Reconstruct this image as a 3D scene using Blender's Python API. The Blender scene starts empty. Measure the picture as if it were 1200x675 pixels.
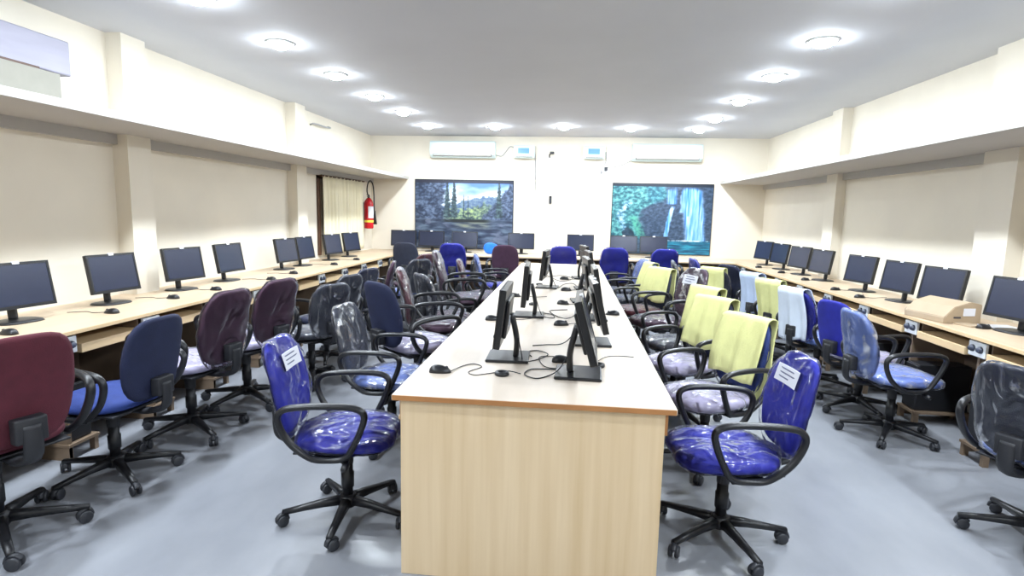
import bpy, bmesh, math, random
from mathutils import Vector, Matrix, noise
random.seed(7)
PI = math.pi; R = math.radians
sc = bpy.context.scene
C = bpy.context.scene.collection

# ------------------------------------------------------------------ camera
FPX, PITCH, YAW, ROLL, CAMH = 670.0, .1328, .0988, .0217, 1.55
cam = bpy.data.cameras.new('camera'); cam.sensor_width = 36; cam.lens = FPX*36/1200; cam.clip_end = 60; cam.clip_start = .02
co = bpy.data.objects.new('camera', cam); C.objects.link(co); sc.camera = co
cy, sy, cp, sp = math.cos(YAW), math.sin(YAW), math.cos(PITCH), math.sin(PITCH)
F = Vector((-sy*cp, cy*cp, -sp)); Rt = Vector((cy, sy, 0)); U = Rt.cross(F)
cr, sr = math.cos(ROLL), math.sin(ROLL)
R2 = Rt*cr+U*sr; U2 = U*cr-Rt*sr
M = Matrix((R2, U2, -F)).transposed().to_4x4(); M.translation = Vector((0, 0, CAMH)); co.matrix_world = M

# ------------------------------------------------------------------ world, exposure, view
w = bpy.data.worlds.new('world'); sc.world = w; w.use_nodes = True
w.node_tree.nodes['Background'].inputs[0].default_value = (.8, .85, 1, 1)
w.node_tree.nodes['Background'].inputs[1].default_value = .15
sc.view_settings.view_transform = 'Standard'; sc.view_settings.look = 'None'
sc.view_settings.gamma = 1; sc.view_settings.use_curve_mapping = False
sc.view_settings.exposure = 0.06
sc.cycles.use_denoising = True
sc.cycles.max_bounces = 8; sc.cycles.transparent_max_bounces = 16
LAMP_W = 24.0            # watts of each recessed downlight
LAMP_COL = (.86, .93, 1.0)

# room limits
XL, XR, YB, YF, H = -3.95, 3.57, 11.147, -3.2, 2.97
Z0 = -.10                # floor level
CT = .75                 # counter height
FL, FR, FB = -3.09, 2.87, 10.22   # counter front edges
LAMPS = [(-2.6, 3.9), (-2.58, 5.0), (-2.56, 6.15), (-2.53, 7.3), (-2.5, 8.45), (-2.47, 9.8),
         (-1.32, 9.85), (-.16, 9.8), (.95, 9.92), (2.07, 10.0), (2.06, 8.9), (2.03, 7.55), (2.0, 6.25), (1.97, 5.05), (1.97, 3.85),
         (-2.62, 2.7), (-2.62, 1.5), (-2.62, .3), (-2.62, -1.1), (1.95, 2.65), (1.95, 1.45), (1.95, .25), (1.95, -1.1)]

# ------------------------------------------------------------------ materials
def lin(c): 
    c = c/255
    return c/12.92 if c <= .04045 else ((c+.055)/1.055)**2.4
def col(r, g, b): return (lin(r), lin(g), lin(b), 1)
def mat(name, rgb, rough=.5, metal=0, spec=.5, var=.0, scale=8, bump=0, bscale=60, emit=0, stretch=(1, 1, 1), rgb2=None):
    m = bpy.data.materials.new(name); m.use_nodes = True; nt = m.node_tree; b = nt.nodes['Principled BSDF']
    c = col(*rgb); b.inputs['Base Color'].default_value = c
    b.inputs['Roughness'].default_value = rough; b.inputs['Metallic'].default_value = metal
    b.inputs['Specular IOR Level'].default_value = spec
    tc = nt.nodes.new('ShaderNodeTexCoord'); mp = nt.nodes.new('ShaderNodeMapping'); mp.inputs['Scale'].default_value = stretch
    nt.links.new(tc.outputs['Object'], mp.inputs[0])
    if var or rgb2:
        n = nt.nodes.new('ShaderNodeTexNoise'); n.inputs['Scale'].default_value = scale; n.inputs['Detail'].default_value = 5
        nt.links.new(mp.outputs[0], n.inputs['Vector'])
        r = nt.nodes.new('ShaderNodeValToRGB'); nt.links.new(n.outputs[0], r.inputs[0]); nt.links.new(r.outputs[0], b.inputs['Base Color'])
        r.color_ramp.elements[0].position = .3; r.color_ramp.elements[1].position = .7
        c2 = col(*rgb2) if rgb2 else tuple(min(1, x*(1+var)) for x in c[:3])+(1,)
        r.color_ramp.elements[0].color = tuple(x*(1-var) for x in c[:3])+(1,); r.color_ramp.elements[1].color = c2
    if bump:
        n = nt.nodes.new('ShaderNodeTexNoise'); n.inputs['Scale'].default_value = bscale; n.inputs['Detail'].default_value = 4
        nt.links.new(mp.outputs[0], n.inputs['Vector'])
        bp = nt.nodes.new('ShaderNodeBump'); bp.inputs['Strength'].default_value = bump; bp.inputs['Distance'].default_value = .01
        nt.links.new(n.outputs[0], bp.inputs['Height']); nt.links.new(bp.outputs[0], b.inputs['Normal'])
    if emit:
        b.inputs['Emission Color'].default_value = col(*rgb); b.inputs['Emission Strength'].default_value = emit
    return m
def film(name, base=.06, wr=.45, tint=(1, 1, 1, 1), rough=.12):
    m = bpy.data.materials.new(name); m.use_nodes = True; nt = m.node_tree; nt.nodes.clear()
    N = nt.nodes.new; L = nt.links.new
    out = N('ShaderNodeOutputMaterial'); mix = N('ShaderNodeMixShader'); tr = N('ShaderNodeBsdfTransparent'); gl = N('ShaderNodeBsdfGlossy')
    gl.inputs['Roughness'].default_value = rough; gl.inputs['Color'].default_value = tint
    tc = N('ShaderNodeTexCoord'); mp = N('ShaderNodeMapping'); mp.inputs['Scale'].default_value = (1, 1, .6); L(tc.outputs['Object'], mp.inputs[0])
    n = N('ShaderNodeTexNoise'); n.inputs['Scale'].default_value = 6; n.inputs['Detail'].default_value = 2; n.inputs['Distortion'].default_value = 1.4
    L(mp.outputs[0], n.inputs['Vector'])
    bp = N('ShaderNodeBump'); bp.inputs['Strength'].default_value = .9; bp.inputs['Distance'].default_value = .05; L(n.outputs[0], bp.inputs['Height']); L(bp.outputs[0], gl.inputs['Normal'])
    lw = N('ShaderNodeFresnel'); lw.inputs[0].default_value = 1.3; L(bp.outputs[0], lw.inputs['Normal'])
    n2 = N('ShaderNodeTexNoise'); n2.inputs['Scale'].default_value = 7; n2.inputs['Detail'].default_value = 4; n2.inputs['Distortion'].default_value = 2; L(mp.outputs[0], n2.inputs['Vector'])
    rp = N('ShaderNodeValToRGB'); rp.color_ramp.elements[0].position = .56; rp.color_ramp.elements[1].position = .68
    rp.color_ramp.elements[0].color = (base, base, base, 1); rp.color_ramp.elements[1].color = (wr, wr, wr, 1); L(n2.outputs[0], rp.inputs[0])
    ad = N('ShaderNodeMath'); ad.operation = 'ADD'; ad.use_clamp = True; L(lw.outputs[0], ad.inputs[0]); L(rp.outputs[0], ad.inputs[1])
    df = N('ShaderNodeBsdfDiffuse'); df.inputs[0].default_value = (.8, .83, .9, 1)
    m2 = N('ShaderNodeMixShader'); m2.inputs[0].default_value = .25; L(gl.outputs[0], m2.inputs[1]); L(df.outputs[0], m2.inputs[2])
    L(ad.outputs[0], mix.inputs[0]); L(tr.outputs[0], mix.inputs[1]); L(m2.outputs[0], mix.inputs[2]); L(mix.outputs[0], out.inputs[0])
    return m
def woodmat(name, a, b_, stretch, scale=3, rough=.4):
    m = mat(name, a, rough, rgb2=b_, scale=scale, stretch=stretch, bump=.03)
    return m

Mt = dict(
    wall=mat('cream_wall_paint', (224, 216, 200), .75, var=.03, scale=2, bump=.05, bscale=30),
    ledge=mat('ledge_paint', (180, 177, 172), .7, var=.02, scale=2),
    ceil=mat('ceiling_paint', (200, 201, 205), .85, var=.02, scale=1.5),
    floor=mat('vinyl_floor', (133, 136, 143), .26, rgb2=(152, 155, 161), scale=1.6, stretch=(1.2, .6, 1), bump=.03, bscale=8, var=.02),
    desktop=woodmat('desk_top_laminate', (200, 186, 169), (214, 201, 186), (3, .4, 1)),
    deskside=woodmat('desk_end_laminate', (216, 188, 146), (232, 208, 172), (9, 9, .35), 2),
    edge=mat('brown_edge_band', (176, 122, 72), .45, var=.1),
    counter=woodmat('counter_laminate', (190, 168, 140), (204, 183, 156), (2.5, .4, 1)),
    counterx=woodmat('back_counter_laminate', (214, 192, 160), (226, 206, 176), (.4, 3, 1)),
    under=mat('brown_laminate', (120, 102, 84), .5, var=.08, scale=5),
    tray=mat('tray_laminate', (218, 190, 146), .45, var=.05, scale=6),
    black=mat('black_plastic', (26, 27, 31), .38, bump=.04, bscale=200),
    blackm=mat('matt_black_plastic', (32, 33, 38), .55),
    castor=mat('grey_castor_plastic', (48, 50, 56), .45),
    screen=mat('dark_screen', (38, 44, 64), .22, var=.03),
    bezel=mat('monitor_bezel', (20, 21, 25), .3),
    white=mat('white_plastic', (240, 244, 244), .35),
    paper=mat('white_paper', (226, 228, 236), .7, var=.03),
    print_=mat('grey_print', (120, 124, 150), .7),
    royal=mat('royal_blue_fabric', (28, 34, 150), .75, var=.12, scale=20, bump=.25, bscale=240),
    blue=mat('blue_seat_fabric', (38, 60, 128), .8, var=.1, scale=20, bump=.25, bscale=240),
    navy=mat('navy_fabric', (24, 32, 64), .8, var=.1, scale=20, bump=.25, bscale=240),
    maroon=mat('maroon_fabric', (84, 28, 42), .85, var=.1, scale=20, bump=.25, bscale=240),
    plum=mat('plum_fabric', (66, 40, 60), .85, var=.1, scale=20, bump=.25, bscale=240),
    char=mat('charcoal_fabric', (44, 48, 64), .85, var=.1, scale=20, bump=.25, bscale=240),
    lilac=mat('pale_lilac_fabric', (176, 170, 196), .8, var=.12, scale=12, bump=.2, bscale=200),
    sky=mat('soft_blue_fabric', (100, 122, 186), .8, var=.1, scale=12, bump=.2, bscale=200),
    film=film('clear_plastic_film', .0, .04), filmh=film('crumpled_plastic_film', .05, .58, rough=.18),
    yellow=mat('pale_yellow_towelling', (230, 230, 160), .95, var=.06, scale=10, bump=.5, bscale=160),
    paleblue=mat('pale_blue_towelling', (196, 212, 240), .95, var=.05, scale=10, bump=.5, bscale=160),
    whitet=mat('white_towelling', (218, 228, 244), .95, var=.04, scale=10, bump=.5, bscale=160),
    tag=mat('lime_tag', (206, 214, 80), .6),
    curtain=mat('cream_curtain_cloth', (222, 214, 186), .9, var=.07, scale=3, stretch=(6, 6, .5), bump=.2, bscale=120),
    brown=mat('dark_brown_wood', (74, 48, 32), .5, var=.15, scale=4),
    red=mat('red_enamel', (190, 24, 34), .25), hose=mat('black_rubber', (22, 22, 24), .5),
    metal=mat('steel', (170, 172, 176), .3, metal=1), yel=mat('yellow_sticker', (236, 216, 70), .5),
    lcd=mat('blue_display', (84, 128, 224), .3, emit=.7), card=mat('tan_cardboard', (176, 156, 130), .8, var=.05, scale=5),
    acbody=mat('air_conditioner_plastic', (204, 220, 220), .35), acold=mat('lavender_grey_plastic', (138, 136, 150), .5, var=.06, scale=5, stretch=(1, .5, 3)),
    dark=mat('dark_slot', (70, 66, 70), .6), grey=mat('grey_board', (130, 128, 118), .7, var=.04),
    cable=mat('grey_cable', (150, 150, 150), .5), bag=mat('bright_blue_bag', (30, 110, 220), .4, var=.1, scale=10),
    socket=mat('socket_plastic', (60, 66, 82), .4), glassy=mat('grey_reflective', (30, 32, 40), .1),
)
lm = bpy.data.materials.new('lamp_diffuser'); lm.use_nodes = True
b = lm.node_tree.nodes['Principled BSDF']; b.inputs['Base Color'].default_value = (1, 1, 1, 1); b.inputs['Emission Color'].default_value = (.8, .9, 1, 1); b.inputs['Emission Strength'].default_value = 230
Mt['lamp'] = lm

# ------------------------------------------------------------------ mesh helpers
def obj(name, bm, m, parent=None, smooth=False, loc=None, rz=None):
    if isinstance(bm, bpy.types.Mesh): me = bm
    else:
        me = bpy.data.meshes.new(name); bm.normal_update(); bm.to_mesh(me); bm.free()
        for k in (m if isinstance(m, (list, tuple)) else [m]): me.materials.append(Mt[k] if isinstance(k, str) else k)
        if smooth: me.shade_smooth()
    o = bpy.data.objects.new(name, me); C.objects.link(o)
    if parent: o.parent = parent
    if loc is not None: o.location = loc
    if rz is not None: o.rotation_euler.z = rz
    return o
def tag(o, label=None, cat=None, group=None, kind=None):
    if label: o['label'] = label
    if cat: o['category'] = cat
    if group: o['group'] = group
    if kind: o['kind'] = kind
    return o
def thing(name, label, cat, loc=(0, 0, 0), rz=0, group=None):
    o = bpy.data.objects.new(name, None); C.objects.link(o); o.location = loc; o.rotation_euler = (0, 0, rz); o.empty_display_size = .1
    return tag(o, label, cat, group)
def box(bm, x0, x1, y0, y1, z0, z1, bev=0, mi=0, Mx=None):
    r = bmesh.ops.create_cube(bm, size=1); vs = r['verts']
    bmesh.ops.scale(bm, vec=(x1-x0, y1-y0, z1-z0), verts=vs)
    bmesh.ops.translate(bm, vec=((x0+x1)/2, (y0+y1)/2, (z0+z1)/2), verts=vs)
    if Mx is not None: bmesh.ops.transform(bm, matrix=Mx, verts=vs)
    fs = list({f for v in vs for f in v.link_faces})
    for f in fs: f.material_index = mi
    if bev:
        es = list({e for v in vs for e in v.link_edges})
        bmesh.ops.bevel(bm, geom=es, offset=bev, segments=2, profile=.5, affect='EDGES')
    return bm
def bx(*a, **k): return box(bmesh.new(), *a, **k)
def lathe(bm, prof, seg=20, Mx=None, mi=0):
    rings = []
    for r, z in prof:
        rings.append([bm.verts.new((r*math.cos(2*PI*i/seg), r*math.sin(2*PI*i/seg), z)) for i in range(seg)] if r > 1e-6 else [bm.verts.new((0, 0, z))])
    for a, b_ in zip(rings, rings[1:]):
        for i in range(seg):
            j = (i+1) % seg
            if len(a) == 1 and len(b_) == 1: continue
            if len(a) == 1: f = bm.faces.new((a[0], b_[j], b_[i]))
            elif len(b_) == 1: f = bm.faces.new((a[i], a[j], b_[0]))
            else: f = bm.faces.new((a[i], a[j], b_[j], b_[i]))
            f.material_index = mi
    vs = [v for r in rings for v in r]
    if Mx is not None: bmesh.ops.transform(bm, matrix=Mx, verts=vs)
    bmesh.ops.recalc_face_normals(bm, faces=list({f for v in vs for f in v.link_faces}))
    return bm
def catmull(P, n=5, closed=False):
    P = [Vector(p) for p in P]; out = []; N = len(P)
    rng = range(N) if closed else range(N-1)
    for i in rng:
        g = (lambda k: P[k % N]) if closed else (lambda k: P[max(0, min(N-1, k))])
        a, b_, c, d = g(i-1), g(i), g(i+1), g(i+2)
        for s in range(n):
            t = s/n
            out.append(.5*((2*b_)+(c-a)*t+(2*a-5*b_+4*c-d)*t*t+(3*b_-a-3*c+d)*t**3))
    if not closed: out.append(P[-1])
    return out
def tube(bm, P, r, seg=8, closed=False, smooth=0, flat=1.0, up=(0, 1, 0), mi=0):
    if smooth: P = catmull(P, smooth, closed)
    else: P = [Vector(p) for p in P]
    n = len(P); rings = []; up = Vector(up)
    for i, p in enumerate(P):
        if closed: t = P[(i+1) % n]-P[i-1]
        else: t = P[min(n-1, i+1)]-P[max(0, i-1)]
        if t.length < 1e-9: t = Vector((0, 0, 1))
        t.normalize(); u = up-t*up.dot(t)
        if u.length < 1e-3: u = Vector((1, 0, 0))-t*t.x
        if u.length < 1e-3: u = Vector((0, 0, 1))-t*t.z
        u.normalize(); v = t.cross(u); rr = r[i*len(r)//n] if isinstance(r, (list, tuple)) else r
        rings.append([bm.verts.new(p+u*math.cos(2*PI*k/seg)*rr*flat+v*math.sin(2*PI*k/seg)*rr) for k in range(seg)])
    pairs = list(zip(rings, rings[1:]))+([(rings[-1], rings[0])] if closed else [])
    fs = []
    for a, b_ in pairs:
        for k in range(seg):
            l = (k+1) % seg; fs.append(bm.faces.new((a[k], a[l], b_[l], b_[k])))
    if not closed:
        fs.append(bm.faces.new(list(reversed(rings[0])))); fs.append(bm.faces.new(rings[-1]))
    for f in fs: f.material_index = mi
    bmesh.ops.recalc_face_normals(bm, faces=fs)
    return bm
def pillow(bm, outline, tf, tb, p=2.6, rings=7, seg=36, fn=None, noise_amp=0, seed=0):
    """closed cushion: outline(a)->(u,v); local (u,v,w); fn maps (u,v,w)->xyz"""
    allv = []
    def make(side):
        rr = []
        for k in range(rings+1):
            s = math.sin(PI/2*k/rings)
            if k == 0: pts = [(0, 0)]
            else: pts = [(outline(2*PI*i/seg)[0]*s, outline(2*PI*i/seg)[1]*s) for i in range(seg)]
            h = (max(0, 1-s**p))**(1/p)
            rr.append([(u, v, side*h*(tf if side > 0 else tb)) for u, v in pts])
        return rr
    top, bot = make(1), make(-1)
    def mk(q):
        x, y, z = fn(*q)
        if noise_amp:
            d = noise.noise_vector(Vector((x*9+seed, y*9, z*9)))*noise_amp+noise.noise_vector(Vector((x*25+seed, y*25, z*25)))*noise_amp*.5
            x += d.x; y += d.y; z += d.z
        return bm.verts.new((x, y, z))
    T = [[mk(q) for q in r] for r in top]; B = [[mk(q) for q in r] for r in bot[:-1]]+[T[-1]]
    fs = []
    for S in (T, B):
        for a, b_ in zip(S, S[1:]):
            for i in range(seg):
                j = (i+1) % seg
                fs.append(bm.faces.new((a[0], b_[i], b_[j])) if len(a) == 1 else bm.faces.new((a[i], b_[i], b_[j], a[j])))
    bmesh.ops.recalc_face_normals(bm, faces=fs)
    return bm
def superell(a, hu, hv, n):
    c, s = math.cos(a), math.sin(a)
    k = (abs(c)**n+abs(s)**n)**(-1/n)
    return c*k*hu, s*k*hv

# ------------------------------------------------------------------ room shell
def struct(name, bm, m): return tag(obj(name, bm, m), kind='structure')
struct('floor', bx(XL-.1, XR+.1, YF-.1, YB+.1, Z0-.1, Z0), 'floor')
struct('ceiling', bx(XL-.1, XR+.1, YF-.1, YB+.1, H, H+.1), 'ceil')
struct('wall_left', bx(XL-.1, XL, YF, YB, Z0, H), 'wall')
struct('wall_right', bx(XR, XR+.1, YF, YB, Z0, H), 'wall')
struct('wall_back', bx(XL-.1, XR+.1, YB, YB+.1, Z0, H), 'wall')
struct('wall_front', bx(XL-.1, XR+.1, YF-.1, YF, Z0, H), 'wall')
# projecting ledges along both side walls
bm = bx(XL, -3.19, YF, YB, 2.135, 2.19, bev=.004); box(bm, XL, XL+.05, YF, YB, 2.05, 2.135); struct('trim_1', bm, 'ledge')
bm = bx(2.75, XR, YF, YB, 2.135, 2.19, bev=.004); box(bm, XR-.05, XR, YF, YB, 2.05, 2.135); struct('trim_2', bm, 'ledge')
# pilasters (upper and lower run)
k = 3
for x0, x1, y0, y1 in [(XL, XL+.14, 4.67, 4.95), (XL, XL+.14, 7.75, 8.05), (XL, XL+.14, 1.5, 1.8), (XR-.12, XR, 4.92, 5.3), (XR-.12, XR, 8.0, 8.3), (XR-.12, XR, 1.8, 2.1)]:
    bm = bx(x0, x1, y0, y1, Z0, 2.135); box(bm, x0, x1, y0, y1, 2.19, H)
    struct('trim_%d' % k, bm, 'wall'); k += 1

# ------------------------------------------------------------------ downlights
def downlight(x, y, i):
    side = 'left row' if x < -2 and i != 5 else 'right row'
    t = thing('ceiling_downlight', None, 'ceiling light', (x, y, H))
    bm = bmesh.new(); lathe(bm, [(.084, 0), (.118, 0), (.12, -.004), (.114, -.012), (.09, -.013), (.086, -.006), (.084, 0)], 28)
    obj('trim_ring', bm, 'white', t, True)
    bm = bmesh.new(); lathe(bm, [(.085, 0), (.084, -.02), (.072, -.04), (.04, -.054), (0, -.058)], 24)
    obj('diffuser', bm, 'lamp', t, True)
    ld = bpy.data.lights.new('lamp_light', 'AREA'); ld.shape = 'DISK'; ld.size = .13; ld.energy = LAMP_W; ld.color = LAMP_COL
    lo = bpy.data.objects.new('lamp_light', ld); C.objects.link(lo); lo.parent = t; lo.location = (0, 0, -.062)
    return t
ORD_ = ['fourth', 'third', 'second', 'first']
LW = {0: 'round white ceiling downlight near the top left edge, first of the left row', 1: 'round glowing downlight, second of the left ceiling row from the camera',
      2: 'round glowing downlight, third of the left ceiling row from the camera', 3: 'round glowing downlight, fourth of the left ceiling row from the camera',
      4: 'round glowing downlight, fifth of the left ceiling row, before the corner light', 5: 'round glowing downlight in the left rear corner, just left of the left air conditioner',
      6: 'round glowing downlight above the right end of the left rear air conditioner', 7: 'round glowing downlight at the middle of the rear ceiling row, between the two stabiliser boxes',
      8: 'round glowing downlight above the gap between the right stabiliser and right air conditioner', 9: 'round glowing downlight in the right rear corner above the end of the air conditioner',
      10: 'round glowing downlight, nearest the rear corner light in the right ceiling row', 11: 'round glowing downlight midway along the right ceiling row',
      12: 'round glowing downlight, third of the right ceiling row from the camera', 13: 'large bright downlight, second of the right ceiling row from the camera',
      14: 'round downlight at the top edge of the photo, first of the right row'}
for i, (x, y) in enumerate(LAMPS):
    t = downlight(x, y, i)
    if i in LW: t['label'] = LW[i]; t['group'] = 'recessed ceiling downlights'
    else: t['label'] = 'round ceiling downlight out of the picture, %s row, %s from the room front' % ('left' if x < 0 else 'right', ORD_[(i-15) % 4]); t['group'] = 'downlights over the near end of the room'

# ------------------------------------------------------------------ counters along the walls
def counter(side):
    t = thing({'l': 'wall_counter', 'r': 'wall_counter', 'b': 'wall_counter'}[side],
              {'l': 'long beech laminate computer counter along the left wall', 'r': 'long beech laminate computer counter along the right wall', 'b': 'laminate computer counter across the rear wall under the pictures'}[side], 'counter')
    if side in 'lr':
        s = -1 if side == 'l' else 1
        wx = XL if s < 0 else XR; fx = FL if s < 0 else FR
        X = lambda a, b_: (min(a, b_), max(a, b_))
        obj('worktop', bx(*X(wx, fx), .2, YB, CT-.028, CT, bev=.004), 'counter', t)
        obj('edge_band', bx(*X(fx, fx-s*.003), .2, YB, CT-.026, CT-.003), 'tray', t)
        obj('modesty_panel', bx(*X(wx-s*.22, wx-s*.2), .2, YB, .05, CT-.028), 'under', t)
        ys = [.95+.75*i for i in range(13)] if s < 0 else [.28+.8*i for i in range(13)]
        step = .75 if s < 0 else .8
        for i, y in enumerate(ys):
            if y > FB-.1: break
            obj('support_panel', bx(*X(wx-s*.2, fx+s*.05), y-.012, y+.012, Z0, CT-.028), 'under', t)
            sp_ = obj('socket_plate', bx(*X(fx+s*.028, fx+s*.05), y-.085, y+.085, .60, .705, bev=.004), 'white', t)
            for d in (-.04, .04):
                bm = bmesh.new(); Mx = Matrix.Translation((fx+s*.028, y+d, .655)) @ Matrix.Rotation(-s*PI/2, 4, 'Y')
                lathe(bm, [(0, 0), (.026, 0), (.024, .012), (.016, .026), (0, .028)], 12, Mx)
                obj('plug', bm, 'socket', sp_, True)
            if i+1 < len(ys) and ys[i+1] < FB:
                obj('keyboard_tray', bx(*X(fx+s*.42, fx+s*.02), y+.11, y+step-.11, .585, .645, bev=.004), 'tray', t)
                obj('tray_runner', bx(*X(fx+s*.42, fx+s*.06), y+.1, y+.109, .60, .722), 'under', t)
                obj('tray_runner', bx(*X(fx+s*.42, fx+s*.06), y+step-.109, y+step-.1, .60, .722), 'under', t)
    else:
        obj('worktop', bx(FL+.003, FR-.003, FB, YB, CT-.028, CT, bev=.003), 'counterx', t)
        obj('modesty_panel', bx(FL, FR, YB-.22, YB-.2, .05, CT-.028), 'under', t)
        for i in range(8):
            x = FL+.35+i*.75
            obj('support_panel', bx(x-.012, x+.012, FB+.05, YB-.2, Z0, CT-.028), 'under', t)
            if i < 7: obj('keyboard_tray', bx(x+.06, x+.69, FB+.02, FB+.4, .585, .645, bev=.004), 'tray', t)
    return t
for s in 'lrb': counter(s)

# ------------------------------------------------------------------ centre desk
DX0, DX1, DY0, DY1 = -.75, .47, 2.34, 9.02
t = thing('centre_desk', 'long beech laminate double sided desk down the middle of the room', 'desk')
obj('desk_top', bx(DX0, DX1, DY0, DY1, CT-.026, CT, bev=.004), 'desktop', t)
obj('edge_band', bx(DX0+.004, DX1-.004, DY0-.003, DY0+.002, CT-.024, CT-.002), 'edge', t)
obj('end_panel', bx(DX0+.035, DX1-.045, DY0+.02, DY0+.045, Z0, CT-.026, bev=.002), 'deskside', t)
obj('end_panel', bx(DX0+.035, DX1-.045, DY1-.045, DY1-.02, Z0, CT-.026, bev=.002), 'deskside', t)
obj('divider_panel', bx((DX0+DX1)/2-.012, (DX0+DX1)/2+.012, DY0+.045, DY1-.045, .04, CT-.026), 'under', t)
for i in range(1, 9):
    y = DY0+.045+i*(DY1-DY0-.09)/9
    for a, b_ in ((DX0+.06, (DX0+DX1)/2-.012), ((DX0+DX1)/2+.012, DX1-.06)): obj('support_panel', bx(a, b_, y-.01, y+.01, Z0, CT-.026), 'under', t)
for i in range(9):
    y0 = DY0+.045+i*(DY1-DY0-.09)/9+.06; y1 = y0+.6
    for s, a, b_ in ((-1, DX0-.0, DX0+.36), (1, DX1-.36, DX1-.02)):
        obj('keyboard_tray', bx(a, b_, y0, y1, .6, .618, bev=.002), 'tray', t)
        for yy in (y0-.012, y1): obj('tray_bracket', bx(a+.01, b_, yy, yy+.012, .6, CT-.026), 'edge', t)
for i, (x, y) in enumerate([(-.31, 2.72), (.17, 2.96), (-.43, 3.55), (-.3, 4.9), (.1, 5.1), (-.32, 6.3), (.14, 7.0), (-.3, 7.8)]):
    bm = bmesh.new(); lathe(bm, [(.020, 0), (.034, 0), (.037, .006), (.034, .018), (.022, .019), (.018, .006), (0, .005)], 20, Matrix.Translation((x, y, CT)))
    obj('cable_grommet', bm, 'black', t, True)

# ------------------------------------------------------------------ computer monitor
MC = {}
def cached(key, fn):
    if key not in MC:
        o = fn(); MC[key] = o.data
        return o
    return None
def part(key, name, mk, m, parent, smooth=False, loc=None, rz=None):
    if key in MC: return obj(name, MC[key], None, parent, False, loc, rz)
    o = obj(name, mk(), m, parent, smooth, loc, rz); MC[key] = o.data; return o
def monitor(x, y, ang, label, group, z=CT, w=.46, h=.305, tilt=8, lean=0, seed=0, sticker=True, base='flat', notch=False):
    """screen faces local +X"""
    t = thing('computer_monitor', label, 'monitor', (x, y, z), R(ang), group)
    zc = .075+h/2+.02; T = Matrix.Translation((.02, 0, zc)) @ Matrix.Rotation(-R(tilt), 4, 'Y')
    kk = (w, h, tilt)
    def case():
        bm = bmesh.new(); box(bm, -.022, .010, -w/2, w/2, -h/2, h/2, bev=.006)
        box(bm, -.042, -.021, -w*.32, w*.32, -h*.36, h*.3, bev=.008)
        for sgn in (-1, 1): box(bm, .009, .014, sgn*w/2-(.016 if sgn > 0 else 0), sgn*w/2+(0 if sgn > 0 else .016), -h/2, h/2)
        box(bm, .009, .014, -w/2+.016, w/2-.016, h/2-.016, h/2); box(bm, .009, .014, -w/2+.016, w/2-.016, -h/2, -h/2+.022)
        bm.transform(T); return bm
    part(('case',)+kk, 'casing', case, 'bezel', t)
    def scr():
        bm = bx(.009, .0115, -w/2+.016, w/2-.016, -h/2+.022, h/2-.016); bm.transform(T); return bm
    part(('scr',)+kk, 'screen', scr, 'screen', t)
    def stand():
        bm = bmesh.new(); tube(bm, [(-.055, 0, .012), (-.06, 0, .09), (-.05, 0, .16), (-.028, 0, zc)], .016, 8, flat=2.0, smooth=4); return bm
    part(('stand',)+kk, 'stand_neck', stand, 'black', t, True)
    def base_():
        bm = bmesh.new()
        if base == 'flat': box(bm, -.13, .10, -.12, .12, 0, .016, bev=.006)
        else:
            pillow(bm, lambda a: superell(a, .11, .14, 3), .02, .001, 3, 4, 28, lambda u, v, q: (u-.02, v, max(0, q)))
        return bm
    part(('base', base), 'stand_base', base_, 'black', t, base != 'flat')
    if notch:
        def nt_():
            bm = bx(.000, .0165, -.022, .022, h/2-.014, h/2+.006, bev=.003); bm.transform(T); return bm
        o = part(('notch',)+kk, 'sticker', nt_, 'paper', t); o['label'] = 'small white sticker clipped over the top bezel'
    if sticker:
        def st():
            bm = bmesh.new(); box(bm, -.0445, -.0415, -.03, .05, -.06, .0); bm.transform(T); return bm
        part(('st',)+kk, 'rear_sticker', st, 'paper', t)
    return t
ORD = ['nearest', 'second', 'third', 'fourth', 'fifth', 'sixth', 'seventh', 'eighth', 'ninth', 'tenth']
LY = [3.4, 4.19, 5.03, 5.76, 7.0, 7.52, 8.45, 9.2]
LD = ['cut by the left photo edge', 'just before the column', 'just past the column', 'more upright, past the column', 'left of a touching pair', 'right of a touching pair', 'left one before the curtain', 'right one before the curtain']
for i, y in enumerate(LY):
    monitor(-3.63, y, [-8, -8, -12, -4, -8, -3, -11, -14][i], 'black monitor, left counter, %s from camera, %s' % (ORD[i], LD[i]), 'monitors on the left counter', notch=True, base='round', tilt=10, w=.42)
RY = [4.46, 5.30, 5.96, 6.72, 7.74, 8.45, 9.22, 9.98]
RD = ['cut by the right photo edge', 'behind the tan carton', 'left of the tan carton', 'one before the gap of the column', 'just past the column', 'past the column between two others', 'second to last', 'farthest one by the rear corner']
for i, y in enumerate(RY):
    monitor(3.26, y, [192, 194, 191, 194, 191, 195, 193, 197][i], 'black monitor, right counter, %s from camera, %s' % (ORD[i], RD[i]), 'monitors on the right counter', notch=True, base='round', tilt=10, w=.42)
BX = [(-3.21, 'far left, beside the fire extinguisher corner'), (-2.66, 'before the left part of the forest lake picture'), (-2.01, 'before the middle of the forest lake picture'), (-.92, 'overlapping the right edge of the forest lake picture'),
      (.2, 'alone against the white wall between the pictures'), (1.0, 'before the left edge of the waterfall picture'), (1.55, 'before the middle of the waterfall picture')]
for x, d in BX:
    monitor(x, 10.88, -90, 'black monitor on the rear counter, '+d, 'monitors on the rear counter', notch=True, base='round', w=.5, tilt=6)
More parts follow.
